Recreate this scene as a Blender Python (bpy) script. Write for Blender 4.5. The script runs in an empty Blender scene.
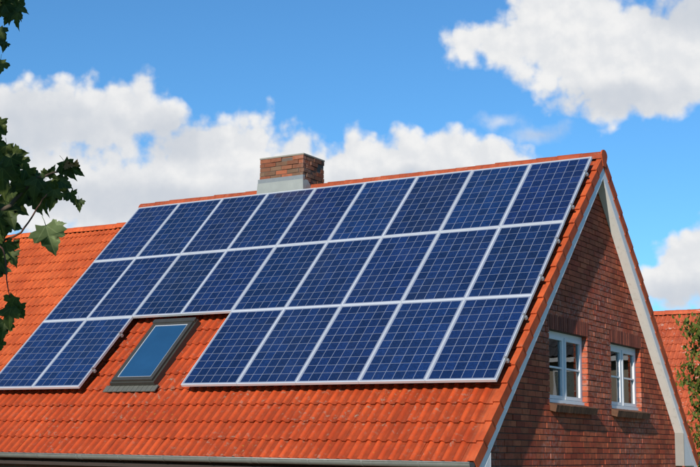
import bpy, math, random
import numpy as np
from mathutils import Vector, Matrix
random.seed(7); rng = np.random.default_rng(7)
rad = math.radians
scene = bpy.context.scene
col = scene.collection

# ------------------------------------------------------------------ camera
EYE = Vector((15.838, -17.939, 2.799))
YAW, TILT, ROLL, FOC = -0.5532778, 0.1682505, 0.0145839, 1253.97      # FOC in pixels of a 700 px wide picture
fwd = Vector((math.sin(YAW)*math.cos(TILT), math.cos(YAW)*math.cos(TILT), math.sin(TILT)))
r0 = Vector((math.cos(YAW), -math.sin(YAW), 0)); u0 = r0.cross(fwd)
cr = r0*math.cos(ROLL) + u0*math.sin(ROLL); cu = -r0*math.sin(ROLL) + u0*math.cos(ROLL)
cam_d = bpy.data.cameras.new('camera'); cam = bpy.data.objects.new('camera', cam_d); col.objects.link(cam)
cam_d.sensor_width = 36.0; cam_d.lens = FOC/700*36; cam_d.clip_end = 3000; cam_d.clip_start = 0.05
cam.matrix_world = Matrix(((cr.x, cu.x, -fwd.x, EYE.x), (cr.y, cu.y, -fwd.y, EYE.y), (cr.z, cu.z, -fwd.z, EYE.z), (0, 0, 0, 1)))
scene.camera = cam
def at(px, py, d):            # a point seen at (px, py) of the 700x467 photograph, d metres away along the view axis
    return EYE + d*(fwd + cr*((px-350)/FOC) - cu*((py-233.5)/FOC))
def seen(P):                  # the reverse, for choosing which repeats show largest
    d = Vector(P)-EYE; z = d.dot(fwd)
    return 350+FOC*d.dot(cr)/z, 233.5-FOC*d.dot(cu)/z, z

# ------------------------------------------------------------------ sun and sky
SUN = Vector((0.154, -1.0, 0.44)).normalized()
sl = bpy.data.lights.new('sun', 'SUN'); sl.energy = 5.0; sl.angle = rad(0.53); sl.color = (1.0, 0.94, 0.85)
so = bpy.data.objects.new('sun', sl); col.objects.link(so); so.location = (0, -30, 40)
so.rotation_euler = SUN.to_track_quat('Z', 'Y').to_euler()
SUN_EL = math.asin(SUN.z); SUN_AZ = math.atan2(SUN.x, SUN.y)
scene.view_settings.view_transform = 'Standard'; scene.view_settings.look = 'None'
scene.cycles.max_bounces = 6; scene.cycles.diffuse_bounces = 3; scene.cycles.glossy_bounces = 3
scene.view_settings.exposure = 0.0; scene.view_settings.gamma = 1.0

world = bpy.data.worlds.new('World'); scene.world = world; world.use_nodes = True
wt = world.node_tree; wt.nodes.clear()
class G:                      # tiny helper for node graphs
    def __init__(s, t): s.t = t
    def n(s, typ, **k):
        nd = s.t.nodes.new(typ)
        for a, b in k.items(): setattr(nd, a, b)
        return nd
    def put(s, sock, v):
        if isinstance(v, bpy.types.NodeSocket): s.t.links.new(v, sock)
        elif v is not None: sock.default_value = v
    def m(s, op, a, b=None, c=None, clamp=False):
        nd = s.n('ShaderNodeMath', operation=op, use_clamp=clamp)
        s.put(nd.inputs[0], a); s.put(nd.inputs[1], b)
        if c is not None: s.put(nd.inputs[2], c)
        return nd.outputs[0]
    def v(s, op, a, b=None):
        nd = s.n('ShaderNodeVectorMath', operation=op); s.put(nd.inputs[0], a)
        if b is not None:
            s.put(nd.inputs['Scale'] if op == 'SCALE' else nd.inputs[1], b)
        return nd.outputs[1] if op in ('DOT_PRODUCT', 'LENGTH') else nd.outputs[0]
    def xyz(s, x, y, z):
        nd = s.n('ShaderNodeCombineXYZ'); s.put(nd.inputs[0], x); s.put(nd.inputs[1], y); s.put(nd.inputs[2], z); return nd.outputs[0]
    def sep(s, a):
        nd = s.n('ShaderNodeSeparateXYZ'); s.put(nd.inputs[0], a); return nd.outputs
    def noise(s, vec, scale, detail=4, rough=0.55, dist=0.0):
        nd = s.n('ShaderNodeTexNoise'); s.put(nd.inputs['Vector'], vec)
        nd.inputs['Scale'].default_value = scale; nd.inputs['Detail'].default_value = detail
        nd.inputs['Roughness'].default_value = rough; nd.inputs['Distortion'].default_value = dist
        return nd.outputs['Fac']
    def step(s, x, a, b, lo=0.0, hi=1.0):
        nd = s.n('ShaderNodeMapRange', interpolation_type='SMOOTHSTEP'); s.put(nd.inputs[0], x)
        for i, q in enumerate((a, b, lo, hi)): s.put(nd.inputs[i+1], q)
        return nd.outputs[0]
    def mix(s, f, a, b, mode='MIX'):
        nd = s.n('ShaderNodeMix', data_type='RGBA', blend_type=mode); s.put(nd.inputs[0], f); s.put(nd.inputs[6], a); s.put(nd.inputs[7], b)
        return nd.outputs[2]
g = G(wt)
sky = g.n('ShaderNodeTexSky', sky_type='NISHITA', sun_disc=False)
sky.sun_elevation = SUN_EL; sky.sun_rotation = SUN_AZ; sky.air_density = 1.0; sky.dust_density = 0.05; sky.ozone_density = 4.0; sky.altitude = 20
D = g.n('ShaderNodeTexCoord').outputs['Generated']
dx, dy, dz = g.sep(D)
az = g.m('MULTIPLY', g.m('ARCTAN2', dx, dy), 180/math.pi)
el = g.m('MULTIPLY', g.m('ARCSINE', dz), 180/math.pi)
# cumulus clouds: (azimuth, elevation, half width, half height) in degrees
CLOUDS = [(-34.6, 12.9, 2.2, 1.5), (-32.2, 12.5, 1.9, 1.3), (-31.0, 11.9, 2.6, 1.5), (-39.0, 12.2, 2.6, 1.6), (-44.3, 14.4, 2.7, 1.6), (-38.4, 12.9, 2.4, 1.8), (-42.6, 14.8, 2.82, 1.61), (-46.1, 14.2, 2.73, 1.88), (-48.7, 14.2, 2.73, 1.79), (-40.6, 14.5, 1.36, 0.98), (-36.9, 12.6, 3.41, 2.32), (-41.0, 11.3, 4.09, 2.23), (-45.0, 11.1, 5.00, 2.68), (-33.2, 12.6, 1.18, 1.34), (-34.1, 11.6, 2.27, 2.23), (-27.8, 13.0, 3.41, 1.52), (-30.6, 12.8, 2.27, 1.52), (-25.2, 12.8, 2.05, 1.16), (-26.6, 11.7, 5.46, 1.79), (-20.6, 18.0, 4.78, 2.59), (-24.7, 18.2, 2.37, 1.34), (-21.9, 19.2, 3.19, 2.23), (-17.2, 17.2, 3.41, 2.68), (-18.3, 15.9, 2.73, 1.34), (-14.7, 18.3, 2.73, 2.68), (-16.4, 8.3, 1.91, 1.52), (-17.5, 7.3, 1.82, 1.07), (-14.7, 7.9, 2.73, 2.23)]
GREYS = [(-46.0, 13.9, 5.00, 1.79), (-39.7, 13.7, 2.73, 1.34), (-40.9, 10.9, 7.73, 1.25), (-19.2, 15.5, 4.09, 0.98), (-16.0, 19.3, 2.73, 1.34), (-22.7, 14.2, 1.82, 0.54), (-16.4, 6.8, 2.73, 1.12), (-28.0, 11.9, 5.92, 0.80)]
def blobs(L, a, e):
    out = None
    for ca, ce, ra, re in L:
        q = g.v('LENGTH', g.xyz(g.m('DIVIDE', g.m('SUBTRACT', a, ca), ra), g.m('DIVIDE', g.m('SUBTRACT', e, ce), re), 0.0))
        q = g.m('SUBTRACT', 1.0, q)
        out = q if out is None else g.m('SMOOTH_MAX', out, q, 0.25)
    return out
ae = g.xyz(az, el, 0.0)
warp = g.n('ShaderNodeTexNoise'); g.put(warp.inputs['Vector'], ae); warp.inputs['Scale'].default_value = 0.55; warp.inputs['Detail'].default_value = 3
wv = g.v('SCALE', g.v('SUBTRACT', warp.outputs['Color'], (0.5, 0.5, 0.5)), 1.3)
ae2 = g.v('ADD', ae, wv); a2, e2, _ = g.sep(ae2)
field = blobs(CLOUDS, a2, e2)
WISPS = [(-23.0, 14.2, 2.2, 0.9), (-24.9, 14.9, 1.9, 0.8)]
# the same kind of cloud all round the sky, away from the ones above
gen = g.m('MULTIPLY_ADD', g.noise(g.v('MULTIPLY', D, (1, 1, 1.9)), 3.1, 3, 0.5), 3.2, -2.3)
far = g.m('SUBTRACT', 1.0, g.v('LENGTH', g.xyz(g.m('DIVIDE', g.m('ADD', az, 31.7), 26.0), g.m('DIVIDE', g.m('SUBTRACT', el, 10.0), 17.0), 0.0)))
gen = g.m('SUBTRACT', gen, g.step(far, -0.25, 0.15, 0.0, 3.0))
field = g.m('MAXIMUM', field, gen)
puff = g.noise(ae, 0.42, 6, 0.52, 0.0)
puff_lit = g.noise(g.v('ADD', ae, (0.22, 0.38, 0.0)), 0.42, 4, 0.52, 0.0)
vn = g.n('ShaderNodeTexVoronoi', feature='F1'); g.put(vn.inputs['Vector'], g.v('ADD', ae, g.v('SCALE', wv, 0.5)))
vn.voronoi_dimensions = '2D'; vn.inputs['Scale'].default_value = 0.9; vn.inputs['Detail'].default_value = 2.0; vn.inputs['Roughness'].default_value = 0.42
bil = vn.outputs['Distance']
dens = g.m('MULTIPLY_ADD', g.m('SUBTRACT', puff, 0.44), 1.6, field)
dens = g.m('MULTIPLY_ADD', g.m('SUBTRACT', 0.70, bil), 0.36, dens)
alpha = g.step(dens, -0.02, 0.44)
wsp = g.m('MULTIPLY_ADD', g.m('SUBTRACT', puff, 0.5), 2.4, g.m('SUBTRACT', blobs(WISPS, a2, e2), 0.25))
alpha = g.m('MAXIMUM', alpha, g.step(wsp, -0.1, 0.8, 0.0, 0.62))
lit = g.m('ADD', g.m('MULTIPLY', g.m('SUBTRACT', puff, puff_lit), 2.3), g.m('MULTIPLY_ADD', g.m('SUBTRACT', 0.5, bil), 0.28, 0.5), clamp=True)
grey = g.m('MULTIPLY', g.step(g.m('MULTIPLY_ADD', g.m('SUBTRACT', g.noise(ae, 0.3, 5), 0.5), 1.2, blobs(GREYS, a2, e2)), -0.2, 0.75), 0.68)
CLK = 9.5                     # luminance of a lit cloud against the sky texture
cl_col = g.mix(grey, (0.94*CLK, 0.94*CLK, 0.94*CLK, 1), (0.57*CLK, 0.62*CLK, 0.70*CLK, 1))
cl_col = g.mix(g.step(lit, 0.15, 0.80, 0.34, 0.0), cl_col, (0.55*CLK, 0.61*CLK, 0.70*CLK, 1))
sky_t = g.mix(1.0, sky.outputs[0], (0.72, 1.21, 1.46, 1), 'MULTIPLY')
bg = g.n('ShaderNodeBackground'); bg.inputs['Strength'].default_value = 0.10
g.put(bg.inputs['Color'], g.mix(alpha, sky_t, cl_col))
world.cycles.sampling_method = 'MANUAL'; world.cycles.sample_map_resolution = 512
wo = g.n('ShaderNodeOutputWorld'); wt.links.new(bg.outputs[0], wo.inputs[0])

# ------------------------------------------------------------------ helpers
class MB:
    def __init__(s): s.v = []; s.f = []; s.sm = []
    def add(s, vs, fs, smooth=False):
        k = len(s.v); s.v.extend([tuple(q) for q in vs]); s.f.extend([tuple(i+k for i in f) for f in fs]); s.sm.extend([smooth]*len(fs)); return s
    def box(s, x0, x1, y0, y1, z0, z1, M=None):
        vs = [Vector(q) for q in ((x0,y0,z0),(x1,y0,z0),(x1,y1,z0),(x0,y1,z0),(x0,y0,z1),(x1,y0,z1),(x1,y1,z1),(x0,y1,z1))]
        if M is not None: vs = [M @ q for q in vs]
        return s.add(vs, [(0,3,2,1),(4,5,6,7),(0,1,5,4),(1,2,6,5),(2,3,7,6),(3,0,4,7)])
    def bevbox(s, x0, x1, y0, y1, z0, z1, b, M=None):      # box with chamfered edges on every side of its four long edges along z
        pr = [(x0+b,y0),(x1-b,y0),(x1,y0+b),(x1,y1-b),(x1-b,y1),(x0+b,y1),(x0,y1-b),(x0,y0+b)]
        return s.prism(pr, z0, z1, 'z', M)
    def prism(s, pts, a, b, axis='x', M=None):             # polygon swept along an axis
        def mk(p, t):
            q = {'x': (t, p[0], p[1]), 'y': (p[0], t, p[1]), 'z': (p[0], p[1], t)}[axis]
            q = Vector(q); return M @ q if M is not None else q
        n = len(pts)
        vs = [mk(p, a) for p in pts]+[mk(p, b) for p in pts]
        ar = sum(pts[i][0]*pts[(i+1) % n][1]-pts[(i+1) % n][0]*pts[i][1] for i in range(n))
        fl = (ar > 0) ^ (axis == 'y')
        fs = [tuple(range(n))[::-1] if fl else tuple(range(n)), tuple(range(n, 2*n)) if fl else tuple(range(n, 2*n))[::-1]]
        for i in range(n):
            j = (i+1) % n
            fs.append((i, j, n+j, n+i) if fl else (j, i, n+i, n+j))
        return s.add(vs, fs)
    def tube(s, pts, rads, k=6):
        pts = [Vector(p) for p in pts]; rings = []
        for i, p in enumerate(pts):
            t = (pts[min(i+1, len(pts)-1)]-pts[max(i-1, 0)]).normalized()
            a = t.cross(Vector((0.3, 0.2, 0.93))).normalized(); b = t.cross(a)
            rings += [p+(a*math.cos(2*math.pi*j/k)+b*math.sin(2*math.pi*j/k))*rads[i] for j in range(k)]
        fs = []
        for i in range(len(pts)-1):
            for j in range(k): fs.append((i*k+j, i*k+(j+1) % k, (i+1)*k+(j+1) % k, (i+1)*k+j))
        fs += [tuple(range(k))[::-1], tuple(range((len(pts)-1)*k, len(pts)*k))]
        return s.add(rings, fs, True)
    def mesh(s, name, mat):
        me = bpy.data.meshes.new(name); me.from_pydata(s.v, [], s.f)
        if any(s.sm): me.polygons.foreach_set('use_smooth', s.sm)
        if mat: me.materials.append(mat)
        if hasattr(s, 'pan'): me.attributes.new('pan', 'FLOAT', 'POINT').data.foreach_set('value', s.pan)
        me.update(); return me
    def build(s, name, mat, parent=None, origin=None):
        if origin is not None: s.v = [(a-origin[0], b-origin[1], c-origin[2]) for a, b, c in s.v]
        return link(name, s.mesh(name, mat), parent)
def link(name, data, parent=None, M=None):
    o = bpy.data.objects.new(name, data); col.objects.link(o)
    if parent is not None: o.parent = parent
    if M is not None: o.matrix_local = M
    return o
def tag(o, label=None, cat=None, group=None, kind=None):
    for k, v_ in (('label', label), ('category', cat), ('group', group), ('kind', kind)):
        if v_: o[k] = v_
    return o
def root(name, loc, label, cat, group=None):
    o = link(name, None); o.location = loc; o.empty_display_size = 0.2
    return tag(o, label, cat, group)
def npmesh(name, V, F, mat, smooth=None):                  # big joined meshes from numpy quads/tris lists
    me = bpy.data.meshes.new(name); me.from_pydata(V.tolist(), [], F); me.materials.append(mat)
    if smooth is not None: me.polygons.foreach_set('use_smooth', smooth)
    me.update(); return me

# ------------------------------------------------------------------ materials
def material(name, rough=0.6, metal=0.0, spec=0.5):
    m = bpy.data.materials.new(name); m.use_nodes = True
    t = m.node_tree; b = t.nodes['Principled BSDF']
    b.inputs['Roughness'].default_value = rough; b.inputs['Metallic'].default_value = metal
    b.inputs['Specular IOR Level'].default_value = spec
    return m, G(t), b
def pos(g): return g.n('ShaderNodeNewGeometry').outputs['Position']
def rnd(g):
    o = g.n('ShaderNodeObjectInfo').outputs['Random']; i = g.n('ShaderNodeNewGeometry').outputs['Random Per Island']
    return g.m('FRACT', g.m('ADD', o, i))
def bump(g, b, h, dist, strength=0.6):
    nd = g.n('ShaderNodeBump'); nd.inputs['Distance'].default_value = dist; nd.inputs['Strength'].default_value = strength
    g.put(nd.inputs['Height'], h); g.put(b.inputs['Normal'], nd.outputs[0])
def plain(name, c, rough=0.5, metal=0.0, var=0.12, scale=6.0, spec=0.5, dirt=None):
    m, g, b = material(name, rough, metal, spec)
    p = pos(g); n = g.noise(p, scale, 5)
    cc = g.mix(n, tuple(q*(1-var) for q in c)+(1,), tuple(min(1, q*(1+var)) for q in c)+(1,))
    if dirt:
        cc = g.mix(g.step(g.noise(p, scale*2.3, 7, 0.65), 0.52, 0.74, 0.0, dirt[1]), cc, tuple(dirt[0])+(1,))
    g.put(b.inputs['Base Color'], cc)
    g.put(b.inputs['Roughness'], g.m('MULTIPLY_ADD', n, 0.2, rough-0.1))
    return m
def clay_tile(name, c, lichen, pale=0.0, pan=0.75):
    m, g, b = material(name, 0.7, 0.0, 0.2)
    p = pos(g); r = rnd(g)
    k = g.m('MULTIPLY_ADD', r, 0.16, 0.92)
    n1 = g.step(g.noise(p, 1.7, 6, 0.65), 0.28, 0.72)
    base = g.mix(n1, (c[0]*0.76, c[1]*0.68, c[2]*0.7, 1), (c[0]*1.12, c[1]*1.25, c[2]*1.3, 1))
    base = g.v('SCALE', base, k)
    st = g.noise(g.v('MULTIPLY', p, (9.0, 2.2, 2.2)), 1.6, 5, 0.65)       # rain streaks down the slope
    base = g.mix(g.step(st, 0.46, 0.72, 0.0, 0.55), base, (c[0]*0.42, c[1]*0.55, c[2]*0.8, 1))
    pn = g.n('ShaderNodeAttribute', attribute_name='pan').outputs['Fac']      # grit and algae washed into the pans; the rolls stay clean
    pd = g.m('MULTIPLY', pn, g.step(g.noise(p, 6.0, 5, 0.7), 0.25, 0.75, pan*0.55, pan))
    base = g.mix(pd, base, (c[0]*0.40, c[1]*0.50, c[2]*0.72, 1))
    fine = g.noise(p, 55.0, 4, 0.6)
    base = g.mix(g.step(fine, 0.55, 0.75, 0.0, 0.25), base, (c[0]*0.55, c[1]*0.6, c[2]*0.7, 1))
    lm = g.m('MULTIPLY', g.step(g.noise(p, 14.0, 6, 0.65), 0.55, 0.72), g.step(g.noise(p, 1.1, 3), 0.38, 0.62))
    base = g.mix(g.m('MULTIPLY', lm, lichen), base, (0.27, 0.20, 0.14, 1))
    ym = g.m('MULTIPLY', g.step(g.noise(g.v('ADD', p, (7, 3, 1)), 20.0, 5, 0.6), 0.64, 0.70), g.step(g.noise(g.v('ADD', p, (3, 9, 2)), 0.9, 3), 0.5, 0.7))
    base = g.mix(g.m('MULTIPLY', ym, lichen*0.9), base, (0.42, 0.28, 0.05, 1))
    if pale:
        pm = g.step(g.noise(g.v('MULTIPLY', p, (2.4, 5.0, 5.0)), 1.5, 4, 0.6), 0.60, 0.68, 0.0, pale)
        base = g.mix(pm, base, (0.55, 0.42, 0.34, 1))
    g.put(b.inputs['Base Color'], base)
    bump(g, b, g.noise(p, 70.0, 4), 0.004, 0.5)
    return m
def brick_mat(name, c1, c2, efflo=0.0):
    m, g, b = material(name, 0.8, 0.0, 0.3)
    p = pos(g); r = rnd(g)
    base = g.mix(r, c1+(1,), c2+(1,))
    r2 = g.m('FRACT', g.m('MULTIPLY', r, 17.3))
    base = g.v('SCALE', base, g.m('MULTIPLY_ADD', r2, 0.5, 0.75))
    base = g.mix(g.step(g.noise(p, 9.0, 6, 0.65), 0.45, 0.7, 0.0, 0.55), base, (c1[0]*0.45, c1[1]*0.5, c1[2]*0.55, 1))
    if efflo:
        e = g.m('MULTIPLY', g.step(g.noise(p, 0.75, 3), 0.44, 0.62), g.step(g.noise(p, 17.0, 5, 0.6), 0.42, 0.66))
        base = g.mix(g.m('MULTIPLY', e, efflo), base, (0.42, 0.34, 0.29, 1))
    g.put(b.inputs['Base Color'], base)
    bump(g, b, g.noise(p, 60.0, 5, 0.65), 0.006, 0.7)
    return m
def wall_mat(name, c1, c2, mortar):                        # far or hidden walls: brick pattern in the material
    m, g, b = material(name, 0.85, 0.0, 0.3)
    px_, py_, pz_ = g.sep(pos(g))
    nx = g.n('ShaderNodeTexBrick'); g.put(nx.inputs['Vector'], g.xyz(g.m('ADD', px_, py_), pz_, 0.0))
    nx.inputs['Scale'].default_value = 1.0; nx.inputs['Brick Width'].default_value = 0.25; nx.inputs['Row Height'].default_value = 0.0833; nx.inputs['Mortar Size'].default_value = 0.006
    nx.inputs['Color1'].default_value = c1+(1,); nx.inputs['Color2'].default_value = c2+(1,); nx.inputs['Mortar'].default_value = mortar+(1,)
    g.put(b.inputs['Base Color'], nx.outputs['Color'])
    return m
def glass_mat(name, tint=(0.8, 0.85, 0.88), boost=1.0):
    m = bpy.data.materials.new(name); m.use_nodes = True; t = m.node_tree; t.nodes.clear(); g = G(t)
    tr = g.n('ShaderNodeBsdfTransparent'); tr.inputs[0].default_value = tint+(1,)
    gl = g.n('ShaderNodeBsdfGlossy'); gl.inputs['Roughness'].default_value = 0.015
    fr = g.n('ShaderNodeFresnel'); fr.inputs[0].default_value = 1.5
    mx = g.n('ShaderNodeMixShader'); g.put(mx.inputs[0], g.m('MULTIPLY', fr.outputs[0], boost, clamp=True))
    t.links.new(tr.outputs[0], mx.inputs[1]); t.links.new(gl.outputs[0], mx.inputs[2])
    # slightly wavy float glass
    bp = g.n('ShaderNodeBump'); bp.inputs['Distance'].default_value = 0.02; bp.inputs['Strength'].default_value = 0.05
    g.put(bp.inputs['Height'], g.noise(pos(g), 2.5, 1)); t.links.new(bp.outputs[0], gl.inputs['Normal'])
    o = g.n('ShaderNodeOutputMaterial'); t.links.new(mx.outputs[0], o.inputs[0])
    return m
def cell_mat():
    m, g, b = material('polycrystalline_cell', 0.38, 0.0, 0.5)
    p = pos(g)
    vo = g.n('ShaderNodeTexVoronoi'); g.put(vo.inputs['Vector'], p); vo.inputs['Scale'].default_value = 60.0
    vc = g.sep(vo.outputs['Color'])[0]
    r = g.n('ShaderNodeObjectInfo').outputs['Random']
    base = g.mix(vc, (0.0025, 0.0105, 0.047, 1), (0.0054, 0.0205, 0.085, 1))
    base = g.v('SCALE', base, g.m('MULTIPLY_ADD', r, 0.5, 0.75))
    base = g.v('MULTIPLY', base, g.n('ShaderNodeObjectInfo').outputs['Color'])
    dust = g.step(g.noise(p, 1.3, 5, 0.6), 0.4, 0.75, 0.0, 0.025)
    g.put(b.inputs['Base Color'], g.mix(dust, base, (0.20, 0.22, 0.25, 1)))
    b.inputs['Coat Weight'].default_value = 0.55; b.inputs['Coat Roughness'].default_value = 0.08; b.inputs['Coat IOR'].default_value = 1.4
    return m
def leaf_mat(name, c1, c2, trans=0.35):
    m, g, b = material(name, 0.6, 0.0, 0.3)
    p = pos(g); r = rnd(g)
    cc = g.mix(r, c1+(1,), c2+(1,))
    cc = g.mix(g.step(g.noise(p, 30.0, 5), 0.4, 0.7, 0.0, 0.4), cc, (c1[0]*0.6, c1[1]*0.6, c1[2]*0.6, 1))
    ox, oy, _ = g.sep(g.n('ShaderNodeTexCoord').outputs['Object']); ax = g.m('ABSOLUTE', ox)
    vein = g.m('MINIMUM', ax, g.m('MINIMUM', g.m('ABSOLUTE', g.m('SUBTRACT', g.m('MULTIPLY', ax, 0.72), g.m('MULTIPLY', oy, 0.69))), g.m('ABSOLUTE', g.m('SUBTRACT', g.m('MULTIPLY', ax, 0.92), g.m('MULTIPLY', g.m('SUBTRACT', oy, 0.34), 1.1)))))
    cc = g.mix(g.step(vein, 0.004, 0.022, 0.45, 0.0), cc, (c2[0]*2.0, c2[1]*1.8, c2[2]*2.0, 1))
    g.put(b.inputs['Base Color'], cc)
    tl = g.n('ShaderNodeBsdfTranslucent'); g.put(tl.inputs[0], g.v('MULTIPLY', cc, (1.5, 1.6, 0.8)))
    mx = g.n('ShaderNodeMixShader'); mx.inputs[0].default_value = trans
    g.t.links.new(b.outputs[0], mx.inputs[1]); g.t.links.new(tl.outputs[0], mx.inputs[2])
    g.t.links.new(mx.outputs[0], g.t.nodes['Material Output'].inputs[0])
    return m
M = {}
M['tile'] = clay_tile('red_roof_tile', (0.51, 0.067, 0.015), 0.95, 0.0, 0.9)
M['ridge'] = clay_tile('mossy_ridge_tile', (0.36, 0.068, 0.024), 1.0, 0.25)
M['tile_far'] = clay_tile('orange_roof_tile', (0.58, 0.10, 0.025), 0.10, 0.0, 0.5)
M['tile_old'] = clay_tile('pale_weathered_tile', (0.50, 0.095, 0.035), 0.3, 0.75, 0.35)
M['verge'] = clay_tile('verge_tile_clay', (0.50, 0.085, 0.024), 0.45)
M['deck'] = plain('dark_underlay', (0.035, 0.028, 0.024), 0.9)
M['brick'] = brick_mat('red_brick', (0.35, 0.055, 0.023), (0.46, 0.108, 0.044), 0.38)
M['brick_soldier'] = brick_mat('dark_red_brick', (0.22, 0.05, 0.03), (0.28, 0.075, 0.042))
M['brick_sill'] = brick_mat('sill_brick', (0.12, 0.055, 0.03), (0.17, 0.08, 0.042))
M['brick_old'] = brick_mat('old_chimney_brick', (0.27, 0.075, 0.032), (0.12, 0.08, 0.048), 0.3)
M['mortar'] = plain('mortar', (0.11, 0.085, 0.07), 0.95, 0.0, 0.25, 20)
M['wall'] = wall_mat('brick_wall_far', (0.15, 0.055, 0.038), (0.20, 0.075, 0.05), (0.13, 0.11, 0.09))
M['plaster'] = plain('added_house_tan_plaster', (0.40, 0.33, 0.25), 0.9, 0.0, 0.12, 3.0)
M['slate'] = plain('added_house_dark_grey_tile', (0.10, 0.10, 0.105), 0.7)
M['white'] = plain('white_paint', (0.74, 0.75, 0.76), 0.4, 0.0, 0.05, 5.0, 0.5, ((0.5, 0.49, 0.45), 0.3))
M['cream'] = plain('cream_soffit_board', (0.78, 0.76, 0.71), 0.55, 0.0, 0.07, 4.0, 0.4, ((0.42, 0.39, 0.33), 0.4))
M['box'] = plain('dimmed_cream_board', (0.25, 0.235, 0.21), 0.6, 0.0, 0.1, 4.0, 0.3, ((0.30, 0.28, 0.24), 0.4))  # soffit cream with shade put into the colour, for the right eaves return
M['brown'] = plain('dark_brown_board', (0.035, 0.02, 0.013), 0.6)
M['zinc'] = plain('weathered_zinc', (0.25, 0.25, 0.225), 0.45, 0.35, 0.2, 7.0, 0.5, ((0.36, 0.36, 0.33), 0.6))
M['dark_cap'] = plain('dark_gutter_cap', (0.03, 0.045, 0.06), 0.4, 0.2)
M['lead'] = plain('lead_flashing', (0.19, 0.205, 0.21), 0.5, 0.15, 0.18, 6.0, 0.5, ((0.27, 0.29, 0.27), 0.6))
M['lead_pale'] = plain('pale_flashing', (0.28, 0.29, 0.265), 0.5, 0.15, 0.15, 7.0, 0.5, ((0.30, 0.32, 0.28), 0.6))
M['alu'] = plain('anodised_aluminium', (0.62, 0.635, 0.65), 0.4, 0.25, 0.06, 5.0)
M['alu_dull'] = plain('dull_aluminium', (0.42, 0.42, 0.41), 0.45, 0.6, 0.1)
M['back'] = plain('cell_gap_sheet', (0.21, 0.235, 0.30), 0.4, 0.0, 0.06, 3.0)
M['cell'] = cell_mat()
M['cladding'] = plain('grey_brown_cladding', (0.058, 0.056, 0.047), 0.45, 0.3, 0.15, 8.0)
M['apron'] = plain('pleated_lead_apron', (0.105, 0.105, 0.088), 0.65, 0.1, 0.25, 10.0)
M['blind'] = plain('blue_blind', (0.035, 0.115, 0.25), 0.7, 0.0, 0.1, 3.0)
M['glass'] = glass_mat('window_glass')
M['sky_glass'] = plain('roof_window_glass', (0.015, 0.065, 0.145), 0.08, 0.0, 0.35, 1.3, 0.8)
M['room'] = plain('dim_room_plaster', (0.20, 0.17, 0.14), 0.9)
M['curtain'] = plain('pale_curtain', (0.55, 0.52, 0.46), 0.9)
M['grass'] = plain('grass', (0.055, 0.085, 0.025), 0.9, 0.0, 0.4, 0.6)
M['leaf'] = leaf_mat('maple_leaf', (0.034, 0.062, 0.016), (0.085, 0.11, 0.026), 0.3)
M['leaf_pale'] = leaf_mat('pale_leaf_underside', (0.14, 0.185, 0.075), (0.155, 0.20, 0.085), 0.2)
M['leaf_brown'] = leaf_mat('withered_leaf', (0.30, 0.15, 0.05), (0.33, 0.17, 0.06), 0.2)
M['leaf_yellow'] = leaf_mat('yellow_green_leaf', (0.09, 0.13, 0.02), (0.17, 0.18, 0.03), 0.3)
M['bark'] = plain('bark', (0.09, 0.065, 0.045), 0.9, 0.0, 0.4, 25.0)
M['twig'] = plain('reddish_twig', (0.10, 0.042, 0.028), 0.7)

# ------------------------------------------------------------------ ground
gm = MB(); gm.add([(-900, -900, 0), (900, -900, 0), (900, 900, 0), (-900, 900, 0)], [(0, 1, 2, 3)])
tag(gm.build('ground', M['grass']), kind='structure')

# ------------------------------------------------------------------ roof tiles
PIT = 0.798457; cp, sp, tp = math.cos(PIT), math.sin(PIT), math.tan(PIT)
TW, TC = 0.30, 0.34                                        # cover width and course of a double roll tile
ROLL = [(0.0, 0.0), (0.036, 0.0015), (0.047, 0.021), (0.064, 0.031), (0.086, 0.031), (0.103, 0.021), (0.114, 0.0015)]
def tile_geo(length=0.375, verge=0, seg=12):
    """double roll tile; x across, y up the slope, z off the roof. verge = +1 / -1: one roll and a hanging flange on that side"""
    w = TW if not verge else 0.20
    if not verge: prof = ROLL+[(x+0.15, z) for x, z in ROLL]+[(0.30, 0.0)]
    else:
        prof = ROLL[:2]+[(0.055, 0.0), (0.098, 0.0), (0.106, 0.030), (0.112, 0.036), (0.20, 0.037)]
        if verge < 0: prof = [(w-x, z) for x, z in prof][::-1]
    lift = lambda y: 0.026*(1-y/TC)
    mb = MB(); n = len(prof); th = 0.017
    top = [(x, 0, z+lift(0)) for x, z in prof]+[(x, length, z+lift(length)) for x, z in prof]
    mb.add(top, [(i, i+1, n+i+1, n+i) for i in range(n-1)], not verge)
    butt = [(x, 0, z+lift(0)) for x, z in prof]+[(x, 0.004, z+lift(0)-th) for x, z in prof]
    mb.add(butt, [(n+i, n+i+1, i+1, i) for i in range(n-1)])
    if verge:
        e = w if verge > 0 else 0.0; a, b_ = (e-0.016, e) if verge > 0 else (e, e+0.016)
        z1, z0 = 0.0355, -0.105
        vs = [(a,0,z0+.026),(b_,0,z0+.026),(b_,length,z0),(a,length,z0),(a,0,z1+.026),(b_,0,z1+.026),(b_,length,z1-.003),(a,length,z1-.003)]
        mb.add(vs, [(0,3,2,1),(0,1,5,4),(1,2,6,5),(2,3,7,6),(3,0,4,7),(4,5,6,7)])
    else:
        for k in (0, n-1):
            x, z = prof[k]; mb.add([(x,0,z+lift(0)),(x,length,z+lift(length)),(x,length,z+lift(length)-th),(x,0,z+lift(0)-th)], [(0,1,2,3) if k == 0 else (3,2,1,0)])
    lim = 0.10 if verge else 9
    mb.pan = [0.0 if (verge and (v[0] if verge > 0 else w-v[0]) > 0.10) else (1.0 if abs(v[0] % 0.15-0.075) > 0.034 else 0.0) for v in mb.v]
    return mb
tile_mb = {(L, vg): tile_geo(L, vg) for L in (0.375, 0.20) for vg in (0, 1, -1)}
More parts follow.
